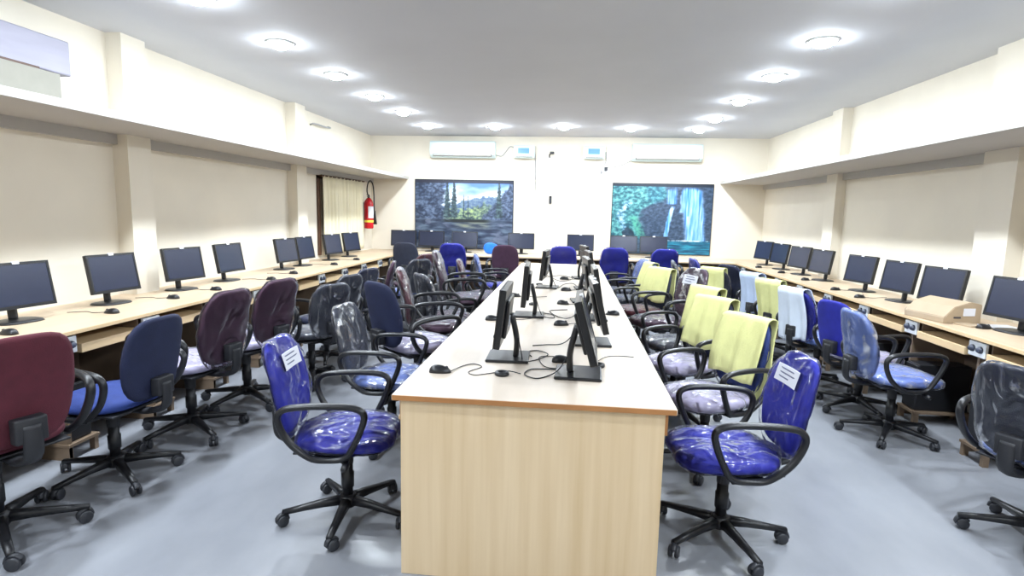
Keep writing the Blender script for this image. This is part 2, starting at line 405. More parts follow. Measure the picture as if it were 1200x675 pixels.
CM = [(-.33, 3.06, 181, 6, 'nearest on the left side of the middle desk, facing left'), (-.31, 4.38, 182, 4, 'second on the left side of the middle desk, facing left'), (-.24, 6.1, 176, 6, 'third on the left side of the middle desk, near its far end'),
      (.08, 2.8, -2, 16, 'nearest on the right side of the middle desk, leaning back'), (.17, 3.52, 2, 14, 'second on the right side of the middle desk'), (.2, 4.35, 1, 10, 'third on the right side of the middle desk'),
      (.16, 5.2, 6, 8, 'fourth on the right side of the middle desk'), (.2, 6.1, 6, 8, 'fifth on the right side of the middle desk'), (.18, 7.1, 10, 8, 'sixth of the right row, near the far desk end')]
for x, y, a, tl, d in CM:
    monitor(x, y, a, 'black monitor seen edge on, '+d.replace(' on the left side of the middle desk', ' left row').replace(' on the right side of the middle desk', ' right row'), 'monitors on the middle desk', tilt=tl, w=.44, h=.31, notch=a < 90)

# ------------------------------------------------------------------ mice and cables
def mouse(x, y, a, label, group, cable=None, z=CT, s=1.0):
    t = thing('computer_mouse', label, 'mouse', (x, y, z), R(a), group)
    def body():
        bm = bmesh.new(); pillow(bm, lambda q: superell(q, .056, .032, 2.4), .036, .001, 2.2, 5, 24, lambda u, v, q: (u*1.0, v*(1-.1*u/.056), max(0, q*(1-.25*u/.056)))); return bm
    part('mouse_body', 'body', body, 'black', t, True)
    def wheel():
        bm = bmesh.new(); lathe(bm, [(0, -.004), (.009, -.004), (.009, .004), (0, .004)], 12, Matrix.Translation((.032, 0, .024)) @ Matrix.Rotation(PI/2, 4, 'X')); return bm
    part('mouse_wheel', 'scroll_wheel', wheel, 'castor', t, True)
    bm = bmesh.new(); P = cable or [(.05, 0, .006), (.12, .03, .004), (.2, .0, .004), (.3, .06, .004)]
    tube(bm, P, .0024, 6, smooth=5, up=(0, 0, 1)); obj('cord', bm, 'blackm', t, True)
    return t
for i, (x, y, d) in enumerate([(-3.35, 3.06, 'cut by the left photo edge'), (-3.32, 3.81, 'left of the blue backed chair'), (-3.36, 4.52, 'by the foot of the column'), (-3.33, 5.07, 'third station past the column'), (-3.25, 5.94, 'under the fifth monitor'), (-3.3, 6.55, 'by the sixth monitor'), (-3.3, 7.75, 'before the curtain, left'), (-3.3, 8.6, 'before the curtain, right')]):
    mouse(x, y, 180, 'black mouse on the left wall counter, '+d, 'mice on the left counter')
for i, (x, y, d) in enumerate([(3.14, 4.59, 'right of the tan carton'), (3.06, 5.38, 'just left of the tan carton'), (2.98, 6.14, 'second left of the carton'), (3.0, 6.73, 'third left of the carton'), (3.05, 7.7, 'past the column'), (3.07, 8.6, 'before the third to last monitor'), (3.0, 9.4, 'near the rear corner')]):
    mouse(x, y, 8, 'black mouse on the right wall counter, '+d, 'mice on the right counter', [(.05, 0, .006), (.12, -.03, .004), (.2, .0, .004), (.3, .02, .004)])
mouse(-.62, 2.72, 0, 'black mouse on the near left corner of the middle desk', 'mice on the middle desk', [(.05, 0, .006), (.09, .12, .003), (.14, .17, .003), (.19, .12, .003), (.14, .02, .003), (.18, -.03, .003), (.26, .02, .003), (.33, .07, .003), (.4, .03, .003)])
mouse(-.02, 3.03, 10, 'black mouse with tangled cord between the two nearest desk monitors', 'mice on the middle desk', [(.05, 0, .006), (.02, .09, .003), (-.1, .1, .003), (-.12, .0, .003), (-.1, -.12, .003), (-.02, -.15, .003), (.04, -.12, .003)])
for x, y, a, d in [(-.55, 4.14, 10, 'to the left of the nearest left desk monitor'), (-.5, 5.35, 0, 'near the left edge beyond the second left desk monitor'), (.36, 4.56, 180, 'at the right edge of the desk, alone'), (-.04, 4.05, 20, 'in the desk middle beside the second right monitor'),
                   (-.04, 5.0, -20, 'in the middle of the desk beyond the second left monitor'), (-.02, 5.9, 10, 'in the desk middle near the third left monitor'), (-.05, 6.9, 0, 'toward the far end in the desk middle')]:
    mouse(x, y, a, 'black mouse, middle desk, '+d, 'mice on the middle desk')
def cable(P, label, r=.0032, m='blackm', group='cables on the middle desk', name='power_cable', cat='cable'):
    bm = bmesh.new(); tube(bm, P, r, 6, smooth=6, up=(0, 0, 1)); return tag(obj(name, bm, m, None, True), label, cat, group)
z = CT+.004
cable([(-.27, 3.06, .9), (-.24, 3.0, .8), (-.22, 2.98, z), (-.14, 3.06, z), (-.1, 3.14, .76), (-.16, 3.24, z), (-.22, 3.2, z), (-.19, 3.1, z)], 'black cable looping behind the nearest left desk monitor')
cable([(.03, 2.8, .88), (-.03, 2.78, .78), (-.08, 2.74, z), (-.14, 2.68, z), (-.2, 2.74, z), (-.17, 2.84, z), (-.05, 2.86, z), (0, 2.92, z)], 'black cable looping left of the nearest right desk monitor')
cable([(.14, 2.98, z), (.22, 3.16, z), (.3, 3.2, z), (.38, 3.19, z)], 'thin cord lying straight beside the right desk edge', .0022)
cable([(.1, 3.52, .9), (.03, 3.5, .79), (-.03, 3.44, z), (-.12, 3.4, z), (-.2, 3.36, z)], 'black cable running left from the second right desk monitor')
cable([(-.25, 4.38, .9), (-.21, 4.36, .79), (-.18, 4.34, z), (-.1, 4.3, z), (-.12, 4.45, z), (-.2, 4.5, z)], 'black cable curled behind the second left desk monitor')
cable([(.13, 4.35, .9), (.07, 4.33, .79), (.0, 4.3, z), (-.08, 4.38, z), (-.14, 4.62, z), (0, 4.7, z)], 'black cable curled left of the third right desk monitor')
cable([(-.19, 6.1, .9), (-.14, 6.1, .78), (-.1, 6.1, z), (-.05, 6.4, z), (.05, 6.5, z), (.1, 6.2, z)], 'dark cable tangled beyond the third left desk monitor')
cable([(-.3, 7.0, z), (-.1, 7.3, z), (.05, 7.0, z), (-.1, 6.7, z), (-.3, 7.4, z)], 'dark cable coiled near the far end of the desk')

# ------------------------------------------------------------------ chairs
def bx_prof(z): return -.285-.19*(z-.68)          # backrest mid-plane
def back_outline(a):
    u, v = superell(a, .196, .226, 3.9)
    return u*(1-.07*max(0, v)/.226-.12*max(0, -v)/.226), v
def back_fn(grow=0):
    return lambda u, v, q: (bx_prof(.70+v)+q+.5*u*u-.35*v*v, u, .70+v)
def seat_outline(a):
    u, v = superell(a, .235, .245, 3.4)
    return u, v*(1-.08*max(0, -u)/.235)
def seat_fn(u, v, q): return (u+.02, v, .455+q-.35*max(0, u-.1)**1.0*.25)
CS = 1.05  # floor was lowered; chairs enlarged and scaled outward about the camera to suit
def chair(x, y, face, label, back='royal', seat=None, wrap=None, wseat=None, label_card=False, group='office chairs', lime=False, cs=1.0, swap=None):
    """faces local +X; wrap/wseat in None,'film','filmh'"""
    seat = seat or back; wseat = wseat if wseat is not None else wrap
    t = thing('office_chair', label, 'chair', (x, y, Z0), R(face), group); t.scale = (CS*cs,)*3
    s = part(('seat', seat), 'seat', lambda: pillow(bmesh.new(), seat_outline, .045, .035, 3, 6, 36, seat_fn), seat, t, True)
    if wseat: part(('wseat', wseat), 'plastic_cover', lambda: pillow(bmesh.new(), lambda a: tuple(c*1.035 for c in seat_outline(a)), .055, .042, 3, 9, 48, seat_fn, .012, 3), wseat, s, True)
    b_ = part(('back', back), 'backrest', lambda: pillow(bmesh.new(), back_outline, .035, .03, 3, 7, 40, back_fn()), back, t, True)
    if wrap:
        part(('wback', wrap), 'plastic_cover', lambda: pillow(bmesh.new(), lambda a: (back_outline(a)[0]*1.05, back_outline(a)[1]*(1.035 if math.sin(a) > 0 else 1.10)), .045, .04, 3, 10, 52, back_fn(), .011, 8), wrap, b_, True)
    if label_card:
        def lc():
            bm = bmesh.new(); N = 5; rows = []
            for j in range(3):
                rows.append([bm.verts.new(((bx_prof(.79+.04*j)+.049+.5*((i/N-.5)*.2)**2-.35*(.09+.04*j)**2), (i/N-.5)*.2, .79+.04*j)) for i in range(N+1)])
            for a, c in zip(rows, rows[1:]):
                for i in range(N): bm.faces.new((a[i], c[i], c[i+1], a[i+1]))
            r = bmesh.ops.extrude_face_region(bm, geom=bm.faces[:]); bmesh.ops.translate(bm, vec=(.002, 0, 0), verts=[v for v in r['geom'] if isinstance(v, bmesh.types.BMVert)])
            bmesh.ops.recalc_face_normals(bm, faces=bm.faces[:]); return bm
        c = part('card', 'paper_label', lc, 'paper', b_)
        c['label'] = 'white paper label with faint print'
        def pr():
            bm = bmesh.new()
            for j, (a, e) in enumerate([(-.07, .05), (-.07, .07), (-.07, .02)]):
                zz = .85-.02*j
                xx = bx_prof(zz)+.0525-.35*(zz-.70)**2
                box(bm, xx-.001, xx, a, e, zz, zz+.007)
            return bm
        part('cardprint', 'print', pr, 'print_', c)
    def bracket():
        bm = bmesh.new(); tube(bm, [(-.02, 0, .405), (-.14, 0, .40), (-.24, 0, .40), (-.33, 0, .43), (-.35, 0, .49), (-.345, 0, .57)], .017, 8, flat=2.1, smooth=4)
        box(bm, -.352, -.30, -.055, .055, .50, .60, bev=.008); return bm
    part('bracket', 'backrest_bracket', bracket, 'blackm', t, True)
    def mech():
        bm = bx(-.13, .13, -.085, .085, .375, .42, bev=.01); box(bm, -.2, .2, -.2, .2, .414, .425, bev=.004)
        lathe(bm, [(0, .29), (.03, .29), (.034, .37), (.06, .38), (0, .38)], 16); return bm
    part('mech', 'seat_mechanism', mech, 'blackm', t)
    def lever():
        bm = bmesh.new(); tube(bm, [(.05, -.06, .395), (.06, -.2, .39), (.065, -.25, .385)], .007, 8, smooth=3, up=(0, 0, 1)); lathe(bm, [(0, 0), (.016, .004), (.018, .03), (.014, .055), (0, .06)], 12, Matrix.Translation((.065, -.235, .387)) @ Matrix.Rotation(PI/2, 4, 'X')); return bm
    part('lever', 'height_lever', lever, 'black', t, True)
    for sgn in (-1, 1):
        def arm():
            bm = bmesh.new(); y0 = .255*sgn
            P = [(-.10, y0*.99, .425), (-.19, y0*1.02, .50), (-.235, y0*1.06, .60), (-.215, y0*1.08, .655), (-.14, y0*1.09, .675), (0, y0*1.09, .682), (.11, y0*1.08, .675), (.155, y0*1.06, .645), (.145, y0*1.03, .58), (.10, y0*1.0, .48), (.06, y0*.97, .425), (-.02, y0*.96, .412)]
            tube(bm, P, .0155, 10, closed=True, smooth=5, flat=1.25, up=(0, 1, 0))
            box(bm, -.1, .06, min(y0*.6, y0*.98), max(y0*.6, y0*.98), .400, .414, bev=.003)
            return bm
        part(('arm', sgn), 'armrest', arm, 'black', t, True)
    def colm():
        bm = bmesh.new(); lathe(bm, [(0, .085), (.026, .085), (.026, .16), (.032, .165), (.032, .24), (.027, .245), (.027, .31), (0, .31)], 20); return bm
    part('column', 'gas_column', colm, 'black', t, True)
    def hub():
        bm = bmesh.new(); lathe(bm, [(0, .062), (.04, .062), (.05, .08), (.046, .115), (.034, .125), (0, .125)], 20); return bm
    part('hub', 'base_hub', hub, 'black', t, True)
    br = random.uniform(0, 72) if swap is None else swap
    for k in range(5):
        def leg():
            bm = bmesh.new(); P = [(.025, 0, .098), (.12, 0, .092), (.22, 0, .080), (.315, 0, .068)]; hw = [.026, .021, .017, .014]; hh = [.020, .016, .012, .010]; rg = []
            for p, a, c in zip(P, hw, hh):
                rg.append([bm.verts.new((p[0], yy, p[2]+zz)) for yy, zz in ((-a, -c), (a, -c), (a, c*.4), (a*.6, c), (-a*.6, c), (-a, c*.4))])
            for a, c in zip(rg, rg[1:]):
                for i in range(6): bm.faces.new((a[i], a[(i+1) % 6], c[(i+1) % 6], c[i]))
            bm.faces.new(rg[0]); bm.faces.new(rg[-1]); bmesh.ops.recalc_face_normals(bm, faces=bm.faces[:]); return bm
        l = part('leg', 'leg', leg, 'black', t, True, (0, 0, 0), R(br+72*k))
        def cast():
            bm = bmesh.new()
            for s in (-1, 1): lathe(bm, [(0, -.009), (.024, -.009), (.028, -.005), (.028, .005), (.024, .009), (0, .009)], 18, Matrix.Translation((-.012, s*.015, .028)) @ Matrix.Rotation(PI/2, 4, 'X'))
            tube(bm, [(.018, 0, .030), (.012, 0, .05), (-.004, 0, .060), (-.024, 0, .056), (-.038, 0, .042)], .009, 8, smooth=3, flat=1.6)
            lathe(bm, [(0, .04), (.007, .04), (.007, .07), (0, .07)], 10); return bm
        part('castor', 'castor', cast, 'castor', l, True, (.305, 0, 0), R(random.uniform(0, 360)))
    if lime:
        def tg():
            bm = bmesh.new(); tube(bm, [(-.33, .05, .5), (-.36, .06, .47), (-.37, .03, .42)], .02, 8, flat=.4, smooth=3); return bm
        o = part('lime', 'tag', tg, 'tag', t, True); o['label'] = 'lime green tag'
    return t
def towel(x, y, face, label, m, wd=.17, front=.30, rear=.46, yo=0, seed=0, group='towels over chair backs', cs=1.0):
    bm = bmesh.new(); P = []; off = .052; n = 12
    zt = .918
    for i in range(n+1): z_ = .918-front*(1-i/n); P.append((bx_prof(z_)+off-.35*(z_-.69)**2+.02*(1-i/n), z_))
    for k in range(1, 6):
        a = PI*k/6; P.append((bx_prof(zt)-.35*(zt-.69)**2+off*math.cos(a), zt+.028*math.sin(a)))
    for i in range(1, n+5): z_ = .918-rear*i/(n+4); P.append((bx_prof(max(z_, .45))-off-.35*(min(z_, .918)-.69)**2-.012*(i/n)-.02*(max(0, .62-z_)), z_))
    NY = 20; rows = []
    for i, (px, pz) in enumerate(P):
        row = []
        fr = i/len(P); hang = abs(fr-.45)*2
        for j in range(NY+1):
            v = (j/NY-.5)*2
            fold = (.010*math.sin(v*7+seed+fr*2)+.006*math.sin(v*15+seed*2))*hang
            edge = 1+.06*math.sin(fr*9+seed)+.05*hang*math.sin(seed*3)
            outw = fold if i > n+3 else -fold
            dd = .5*(v*wd)**2
            row.append(bm.verts.new((px-outw+dd, yo+v*wd*edge, pz-(0 if .3 < fr < .6 else .02*math.sin(v*3+seed)*hang))))
        rows.append(row)
    for a, c in zip(rows, rows[1:]):
        for j in range(NY): bm.faces.new((a[j], a[j+1], c[j+1], c[j]))
    bmesh.ops.recalc_face_normals(bm, faces=bm.faces[:])
    o = obj('towel', bm, m, None, True, (x, y, Z0), R(face)); o.scale = (CS*cs,)*3; tag(o, label, 'towel', group)
    md = o.modifiers.new('thickness', 'SOLIDIFY'); md.thickness = .007; md.offset = 0
    return o

GA, GB, GC, GD, GE = ('chairs along the left wall counter', 'chairs on the left of the middle desk', 'chairs on the right of the middle desk', 'chairs along the right wall counter', 'chairs at the rear counter')
# row at the left wall counter (x, y, facing)
chair(-2.74, 2.36, 160, 'maroon fabric office chair at the left photo edge, nearest of the left counter row', 'maroon', cs=1.1, group=GA, swap=20)
chair(-2.70, 3.05, 176, 'navy backed office chair with blue seat, right of the big maroon chair', 'navy', 'blue', cs=1.04, group=GA, swap=5)
chair(-2.70, 3.76, 172, 'maroon office chair with pale plastic covered seat, behind the navy one', 'plum', 'lilac', 'film', 'filmh', cs=1.1, group=GA, swap=10)
chair(-2.68, 4.45, 167, 'maroon plastic wrapped office chair, half hidden behind the labelled blue backrest', 'plum', 'lilac', 'film', 'filmh', cs=1.1, group=GA)
chair(-2.4, 5.08, 150, 'dark blue wrapped chair left of the silvery wrapped backrest', 'char', 'char', 'filmh', 'filmh', group=GA)
chair(-2.55, 5.75, 160, 'dark wrapped chair with pale corner, third from the curtain end of left row', 'char', 'navy', 'filmh', 'film', group=GA)
chair(-2.6, 6.42, 160, 'dark wrapped office chair just in front of the slanted purple one', 'navy', 'navy', 'filmh', 'film', group=GA)
chair(-2.62, 7.15, 195, 'slanting purple maroon office chair in the rear of the left counter row', 'plum', 'plum', 'film', group=GA)
chair(-2.3, 7.9, 140, 'clear wrapped blue office chair, rear of left counter row', 'char', 'sky', 'filmh', group=GA)
chair(-2.5, 8.8, 150, 'maroon wrapped office chair near the rear left corner', 'maroon', 'plum', 'filmh', group=GA)
# left side of the middle desk
chair(-1.14, 2.8, 6, 'royal blue wrapped office chair with white paper label, nearest left of desk', 'royal', wrap='film', wseat='film', label_card=True, group=GB, swap=198-144)
chair(-1.22, 3.82, -4, 'silvery plastic wrapped chair with lime tag, second left of desk', 'char', 'sky', 'filmh', 'filmh', group=GB, lime=True)
chair(-1.24, 4.6, 50, 'plain navy high backed chair, third on the left of the desk', 'navy', 'lilac', None, 'filmh', cs=1.12, group=GB)
chair(-1.22, 5.4, 14, 'maroon chair in crinkled plastic, right behind the plain navy backrest', 'maroon', 'plum', 'filmh', 'film', cs=1.12, group=GB)
chair(-1.3, 6.15, 40, 'low silvery wrapped chair beyond the crinkled maroon one', 'char', 'plum', 'filmh', 'film', group=GB)
chair(-1.22, 6.95, 8, 'tall plum chair in white crinkled film, left of the desk middle', 'plum', 'plum', 'filmh', 'film', cs=1.18, group=GB)
chair(-1.18, 7.9, 8, 'red maroon chair with white film top, left of desk far half', 'maroon', 'plum', 'filmh', 'film', group=GB)
chair(-1.12, 8.95, 10, 'light blue wrapped chair, last on the left of the desk', 'sky', 'royal', 'filmh', 'film', group=GB)
# right side of the middle desk
chair(0.82, 2.86, 186, 'royal blue wrapped office chair with white label, nearest right of desk', 'royal', wrap='film', wseat='film', label_card=True, group=GC, swap=30)
CH = [(.93, 3.75, 212, 'blue', 'lilac', 'film', 'filmh', 'royal blue chair under the nearest yellow towel, pale wrapped seat'),
      (.93, 4.58, 216, 'navy', 'lilac', 'film', 'filmh', 'dark chair under the second yellow towel with pale seat'),
      (1.0, 5.3, 210, 'char', 'char', 'film', 'filmh', 'dark chair under the third yellow towel from camera, right of desk'),
      (1.0, 6.05, 205, 'plum', 'plum', 'filmh', 'film', 'plum wrapped chair with labelled bare backrest, right of desk'),
      (.88, 7.1, 215, 'char', 'maroon', None, 'film', 'dark chair under the broad yellow towel, right of desk far half'),
      (.8, 7.95, 200, 'sky', 'char', 'filmh', 'film', 'pale blue wrapped chair beyond the broad yellow towel'),
      (.8, 8.8, 195, 'sky', 'char', 'filmh', 'film', 'pale blue wrapped chair, last on the right of the desk')]
for x, y, f, bk, st, wr, ws, lb in CH: chair(x, y, f, lb, bk, st, wr, ws, group=GC, label_card=(bk == 'plum'), cs=1.12 if bk == 'plum' else 1.0)
YT = [(0, 'pale yellow towel over the nearest draped chair back right of the desk', .18, .5), (1, 'pale yellow towel, second from camera, right of the desk', .18, .44), (2, 'pale yellow towel, third from camera, right of the desk', .17, .42),
      (4, 'broad pale yellow towel just right of the desk far half', .2, .42), (5, 'small whitish yellow towel on the blue wrapped chair beyond', .12, .3)]
for i, lb, wd, rr in YT: towel(CH[i][0], CH[i][1], CH[i][2], lb, 'yellow', wd*1.02, .36, rr, 0, i*1.7)
# row at the right wall counter
DH = [(2.46, 3.04, 28, 'char', 'sky', 'filmh', 'filmh', 'grey blue wrapped chair cut by the right photo edge'),
      (2.48, 4.48, 4, 'sky', 'sky', 'filmh', 'filmh', 'chair with light blue wrapped seat and loose film on its back, right aisle'),
      (2.54, 5.1, 20, 'royal', 'lilac', None, 'filmh', 'royal blue backed chair with pale wrapped seat, right counter row'),
      (2.46, 5.78, 25, 'royal', 'sky', 'film', 'film', 'blue chair carrying the whitish towel, right counter row'),
      (2.46, 6.5, 30, 'navy', 'royal', 'film', 'film', 'blue chair carrying a yellow towel, right counter row'),
      (2.5, 7.2, 25, 'sky', 'lilac', 'film', 'filmh', 'chair carrying the pale blue towel, right counter row'),
      (2.5, 8.5, 40, 'navy', 'lilac', 'film', 'filmh', 'bare navy backed chair beyond the pale blue towel'),
      (2.12, 7.85, 45, 'char', 'char', 'film', 'film', 'dark chair under the small rear yellow towel'),
      (2.3, 9.35, 10, 'royal', 'royal', 'filmh', 'film', 'bright blue wrapped narrow backrest near the rear right corner'),
      (1.9, 8.7, -5, 'char', 'char', 'filmh', 'film', 'grey wrapped narrow backrest left of the bright blue one at rear')]
for i, (x, y, f, bk, st, wr, ws, lb) in enumerate(DH): chair(x, y, f, lb, bk, st, wr, ws, group=GD, swap=[60, 15, 40, 8, 20, 60, 3, 30, 50, 20][i])
for i, m, lb in [(3, 'whitet', 'whitish towel over a blue chair back, nearest towel in the right aisle'), (4, 'yellow', 'pale yellow towel over a chair back, between the white and pale blue towels'), (5, 'paleblue', 'pale blue towel over a chair back beyond the yellow one'), (7, 'yellow', 'pale yellow towel on the rear chair left of the bare navy backrest')]:
    towel(DH[i][0], DH[i][1], DH[i][2], lb, m, .15, .3, .45, 0, i*2.3)
# chairs at the rear counter, facing it
for x, y, f, bk, wr, lb in [(-2.74, 9.82, 85, 'char', None, 'black backed chair at the rear counter, far left'), (-1.98, 9.86, 92, 'royal', 'film', 'royal blue chair at the rear counter below the lake picture'),
                        (-1.06, 9.86, 88, 'plum', None, 'dark maroon chair at the rear counter beyond the desk left corner'), (-.12, 9.86, 92, 'royal', 'film', 'blue chair at the rear counter centred beyond the desk end'),
                        (.74, 9.86, 90, 'royal', 'film', 'blue chair at the rear counter beyond the desk right corner'), (1.5, 9.86, 98, 'royal', 'film', 'blue chair at the rear counter below the waterfall picture')]:
    chair(x, y, f, lb, bk, bk, wr, wr or 'film', cs=1.13, group=GE)

# ------------------------------------------------------------------ computer towers on little wooden trolleys
def tower(x, y, s, where):
    t = thing('computer_tower', 'black computer tower under the %s' % where, 'computer', (x, y, Z0+.11), 0, 'computer towers under the wall counters')
    obj('case', bx(-.2, .2, -.085, .085, 0, .38, bev=.006), 'black', t)
    obj('front_panel', bx(-s*.2-.012, -s*.2+.004, -.083, .083, .01, .37, bev=.004), 'blackm', t)
    obj('disc_drive', bx(-s*.2-.015, -s*.2+.0, -.07, .07, .30, .335, bev=.002), 'castor', t)
    k = thing('wooden_trolley', 'low wooden stand carrying the tower under the %s' % where, 'stand', (x, y, Z0), 0, 'tower stands under the wall counters')
    obj('shelf', bx(-.23, .23, -.12, .12, .09, .11, bev=.002), 'under', k)
    for a in (-.2, .2):
        for c in (-.1, .1): obj('foot', bx(a-.02, a+.02, c-.015, c+.015, 0, .09), 'under', k)
for i in range(8): tower(-3.36, 1.5+.75*i+.3, -1, 'left counter, %s from the camera' % ORD[i])
for i in range(8): tower(3.05, 3.88+.8*i+.22-.8*1*(0), 1, 'right counter, %s from the camera' % ORD[i])

# ------------------------------------------------------------------ carton on the right counter
t = thing('carton', 'open tan carton with white label lying on the right counter before a monitor', 'box', (3.1, 4.98, CT), R(12))
bm = bmesh.new()
prof = [(-.20, 0), (.12, 0), (.12, .15), (.02, .17), (-.12, .13), (-.20, .05)]
v0 = [bm.verts.new((a, -.2, b_)) for a, b_ in prof]; v1 = [bm.verts.new((a, .2, b_)) for a, b_ in prof]
bm.faces.new(v0); bm.faces.new(list(reversed(v1)))
for i in range(6): bm.faces.new((v0[i], v1[i], v1[(i+1) % 6], v0[(i+1) % 6]))
bmesh.ops.recalc_face_normals(bm, faces=bm.faces[:]); bmesh.ops.bevel(bm, geom=bm.edges[:], offset=.005, segments=2, affect='EDGES')
obj('box_body', bm, 'card', t)
bm = bx(-.12, .0, -.36, -.2, 0, .012, bev=.002); obj('flap', bm, 'card', t)
o = obj('address_label', bx(-.04, .06, -.2035, -.199, .06, .12), 'paper', t)
obj('hand_hole', bx(-.12, -.06, -.203, -.199, .04, .055, bev=.001), 'dark', t)
tag(obj('paper_sheet', bx(3.2, 3.42, 4.62, 4.76, CT, CT+.006, bev=.001), 'paper'), 'crumpled pale sheet on the right counter beside the tan carton', 'paper')

# ------------------------------------------------------------------ rear wall fittings
def aircon(x0, x1, z0, z1, label):
    t = thing('air_conditioner', label, 'air conditioner', ((x0+x1)/2, YB, z0)); w_ = x1-x0; h = z1-z0
    bm = bmesh.new(); pr = [(0, 0), (-.12, 0), (-.19, .05), (-.21, .12), (-.2, h-.02), (-.17, h), (0, h)]
    a = [bm.verts.new((-w_/2, p, q)) for p, q in pr]; c = [bm.verts.new((w_/2, p, q)) for p, q in pr]
    bm.faces.new(a); bm.faces.new(list(reversed(c)))
    for i in range(len(pr)): bm.faces.new((a[i], c[i], c[(i+1) % len(pr)], a[(i+1) % len(pr)]))
    bmesh.ops.recalc_face_normals(bm, faces=bm.faces[:]); bmesh.ops.bevel(bm, geom=bm.edges[:], offset=.006, segments=2, affect='EDGES')
    obj('body', bm, 'acbody', t)
    obj('front_panel', bx(-w_/2+.03, w_/2-.03, -.216, -.204, .11, h-.03, bev=.004), 'acbody', t)
    Mx = Matrix.Translation((0, -.168, .045)) @ Matrix.Rotation(R(-35), 4, 'X')
    obj('air_slot', bx(-w_/2+.06, w_/2-.06, -.03, .01, -.018, .018, Mx=Mx), 'dark', t)
    Mx = Matrix.Translation((0, -.19, .040)) @ Matrix.Rotation(R(-20), 4, 'X')
    obj('louvre', bx(-w_/2+.07, w_/2-.07, -.03, .015, -.004, .004, bev=.002, Mx=Mx), 'white', t)
    return t
aircon(-2.72, -1.47, 2.55, 2.86, 'white split air conditioner on the rear wall above the lake picture')
aircon(1.1, 2.36, 2.53, 2.84, 'white split air conditioner on the rear wall above the waterfall picture')
def stabiliser(x, z0, label, side):
    t = thing('voltage_stabiliser', label, 'stabiliser', (x, YB, z0))
    obj('housing', bx(-.2, .2, -.13, 0, 0, .235, bev=.018), 'acbody', t)
    obj('face', bx(-.17, .17, -.137, -.128, .045, .21, bev=.004), 'acbody', t)
    obj('display', bx(-.115, .1, -.142, -.134, .085, .185, bev=.002), 'lcd', t)
    obj('vent_strip', bx(-.16, .16, -.134, -.129, .012, .03), 'grey', t)
    return t
stabiliser(-.92, 2.56, 'white voltage stabiliser with blue display, right of the left air conditioner', 1)
stabiliser(.4, 2.56, 'white voltage stabiliser with blue display, left of the right air conditioner', -1)
y = YB-.012
cable([(-1.47, y, 2.62), (-1.36, y, 2.6), (-1.28, y, 2.68), (-1.2, y, 2.78), (-1.12, y, 2.76)], 'thin grey wire from the left air conditioner to its stabiliser', .007, 'cable', 'wires on the rear wall', 'wire')
cable([(-.74, y, 2.75), (-.71, y, 2.6), (-.7, y, 2.3), (-.7, y, 1.96)], 'grey wire hanging down below the left stabiliser', .009, 'cable', 'wires on the rear wall', 'wire')
cable([(.62, y, 2.7), (.63, y, 2.55), (.6, y, 2.46)], 'short grey wire under the right stabiliser', .009, 'cable', 'wires on the rear wall', 'wire')
cable([(.66, y, 2.42), (.8, y, 2.43), (.95, y, 2.47), (1.1, y, 2.55)], 'thin wire rising from the wall plug to the right air conditioner', .006, 'cable', 'wires on the rear wall', 'wire')
t = thing('wall_switch', 'white switch plate on the rear wall below the left stabiliser wire', 'switch', (-.74, YB, 1.9)); obj('plate', bx(-.06, .06, -.018, 0, -.04, .05, bev=.004), 'white', t); obj('rocker', bx(-.03, .02, -.026, -.017, .02, .035), 'cable', t)
t = thing('wall_plug', 'grey plug in a white socket plate below the right stabiliser', 'plug', (.6, YB, 2.36)); obj('plate', bx(-.08, .1, -.018, 0, -.08, .04, bev=.004), 'white', t); obj('plug', bx(.0, .06, -.06, -.017, -.01, .06, bev=.008), 'castor', t); obj('plug', bx(-.07, -.03, -.05, -.017, -.06, -.0, bev=.008), 'cable', t)
t = thing('wall_camera', 'small black and white camera bracket high on the rear wall between the stabilisers', 'camera', (-.42, YB, 2.6))
obj('mount', bx(-.03, .0, -.03, 0, -.06, .0, bev=.005), 'white', t); bm = bmesh.new(); tube(bm, [(-.015, -.02, -.02), (-.02, -.06, .02), (.0, -.09, .05)], .012, 8, smooth=3); obj('arm', bm, 'castor', t, True); obj('camera_head', bx(-.01, .07, -.16, -.06, .04, .085, bev=.01), 'black', t)
bm = bmesh.new(); box(bm, -.025, .025, -.03, 0, -.075, .075, bev=.008); o = obj('handset', bm, 'black', None, False, (-.4, YB, 1.79)); tag(o, 'small black remote fixed to the rear wall between the two pictures', 'remote')
t_ = obj('button_pad', bx(-.014, .014, -.033, -.029, -.05, .04, bev=.001), 'castor', o)

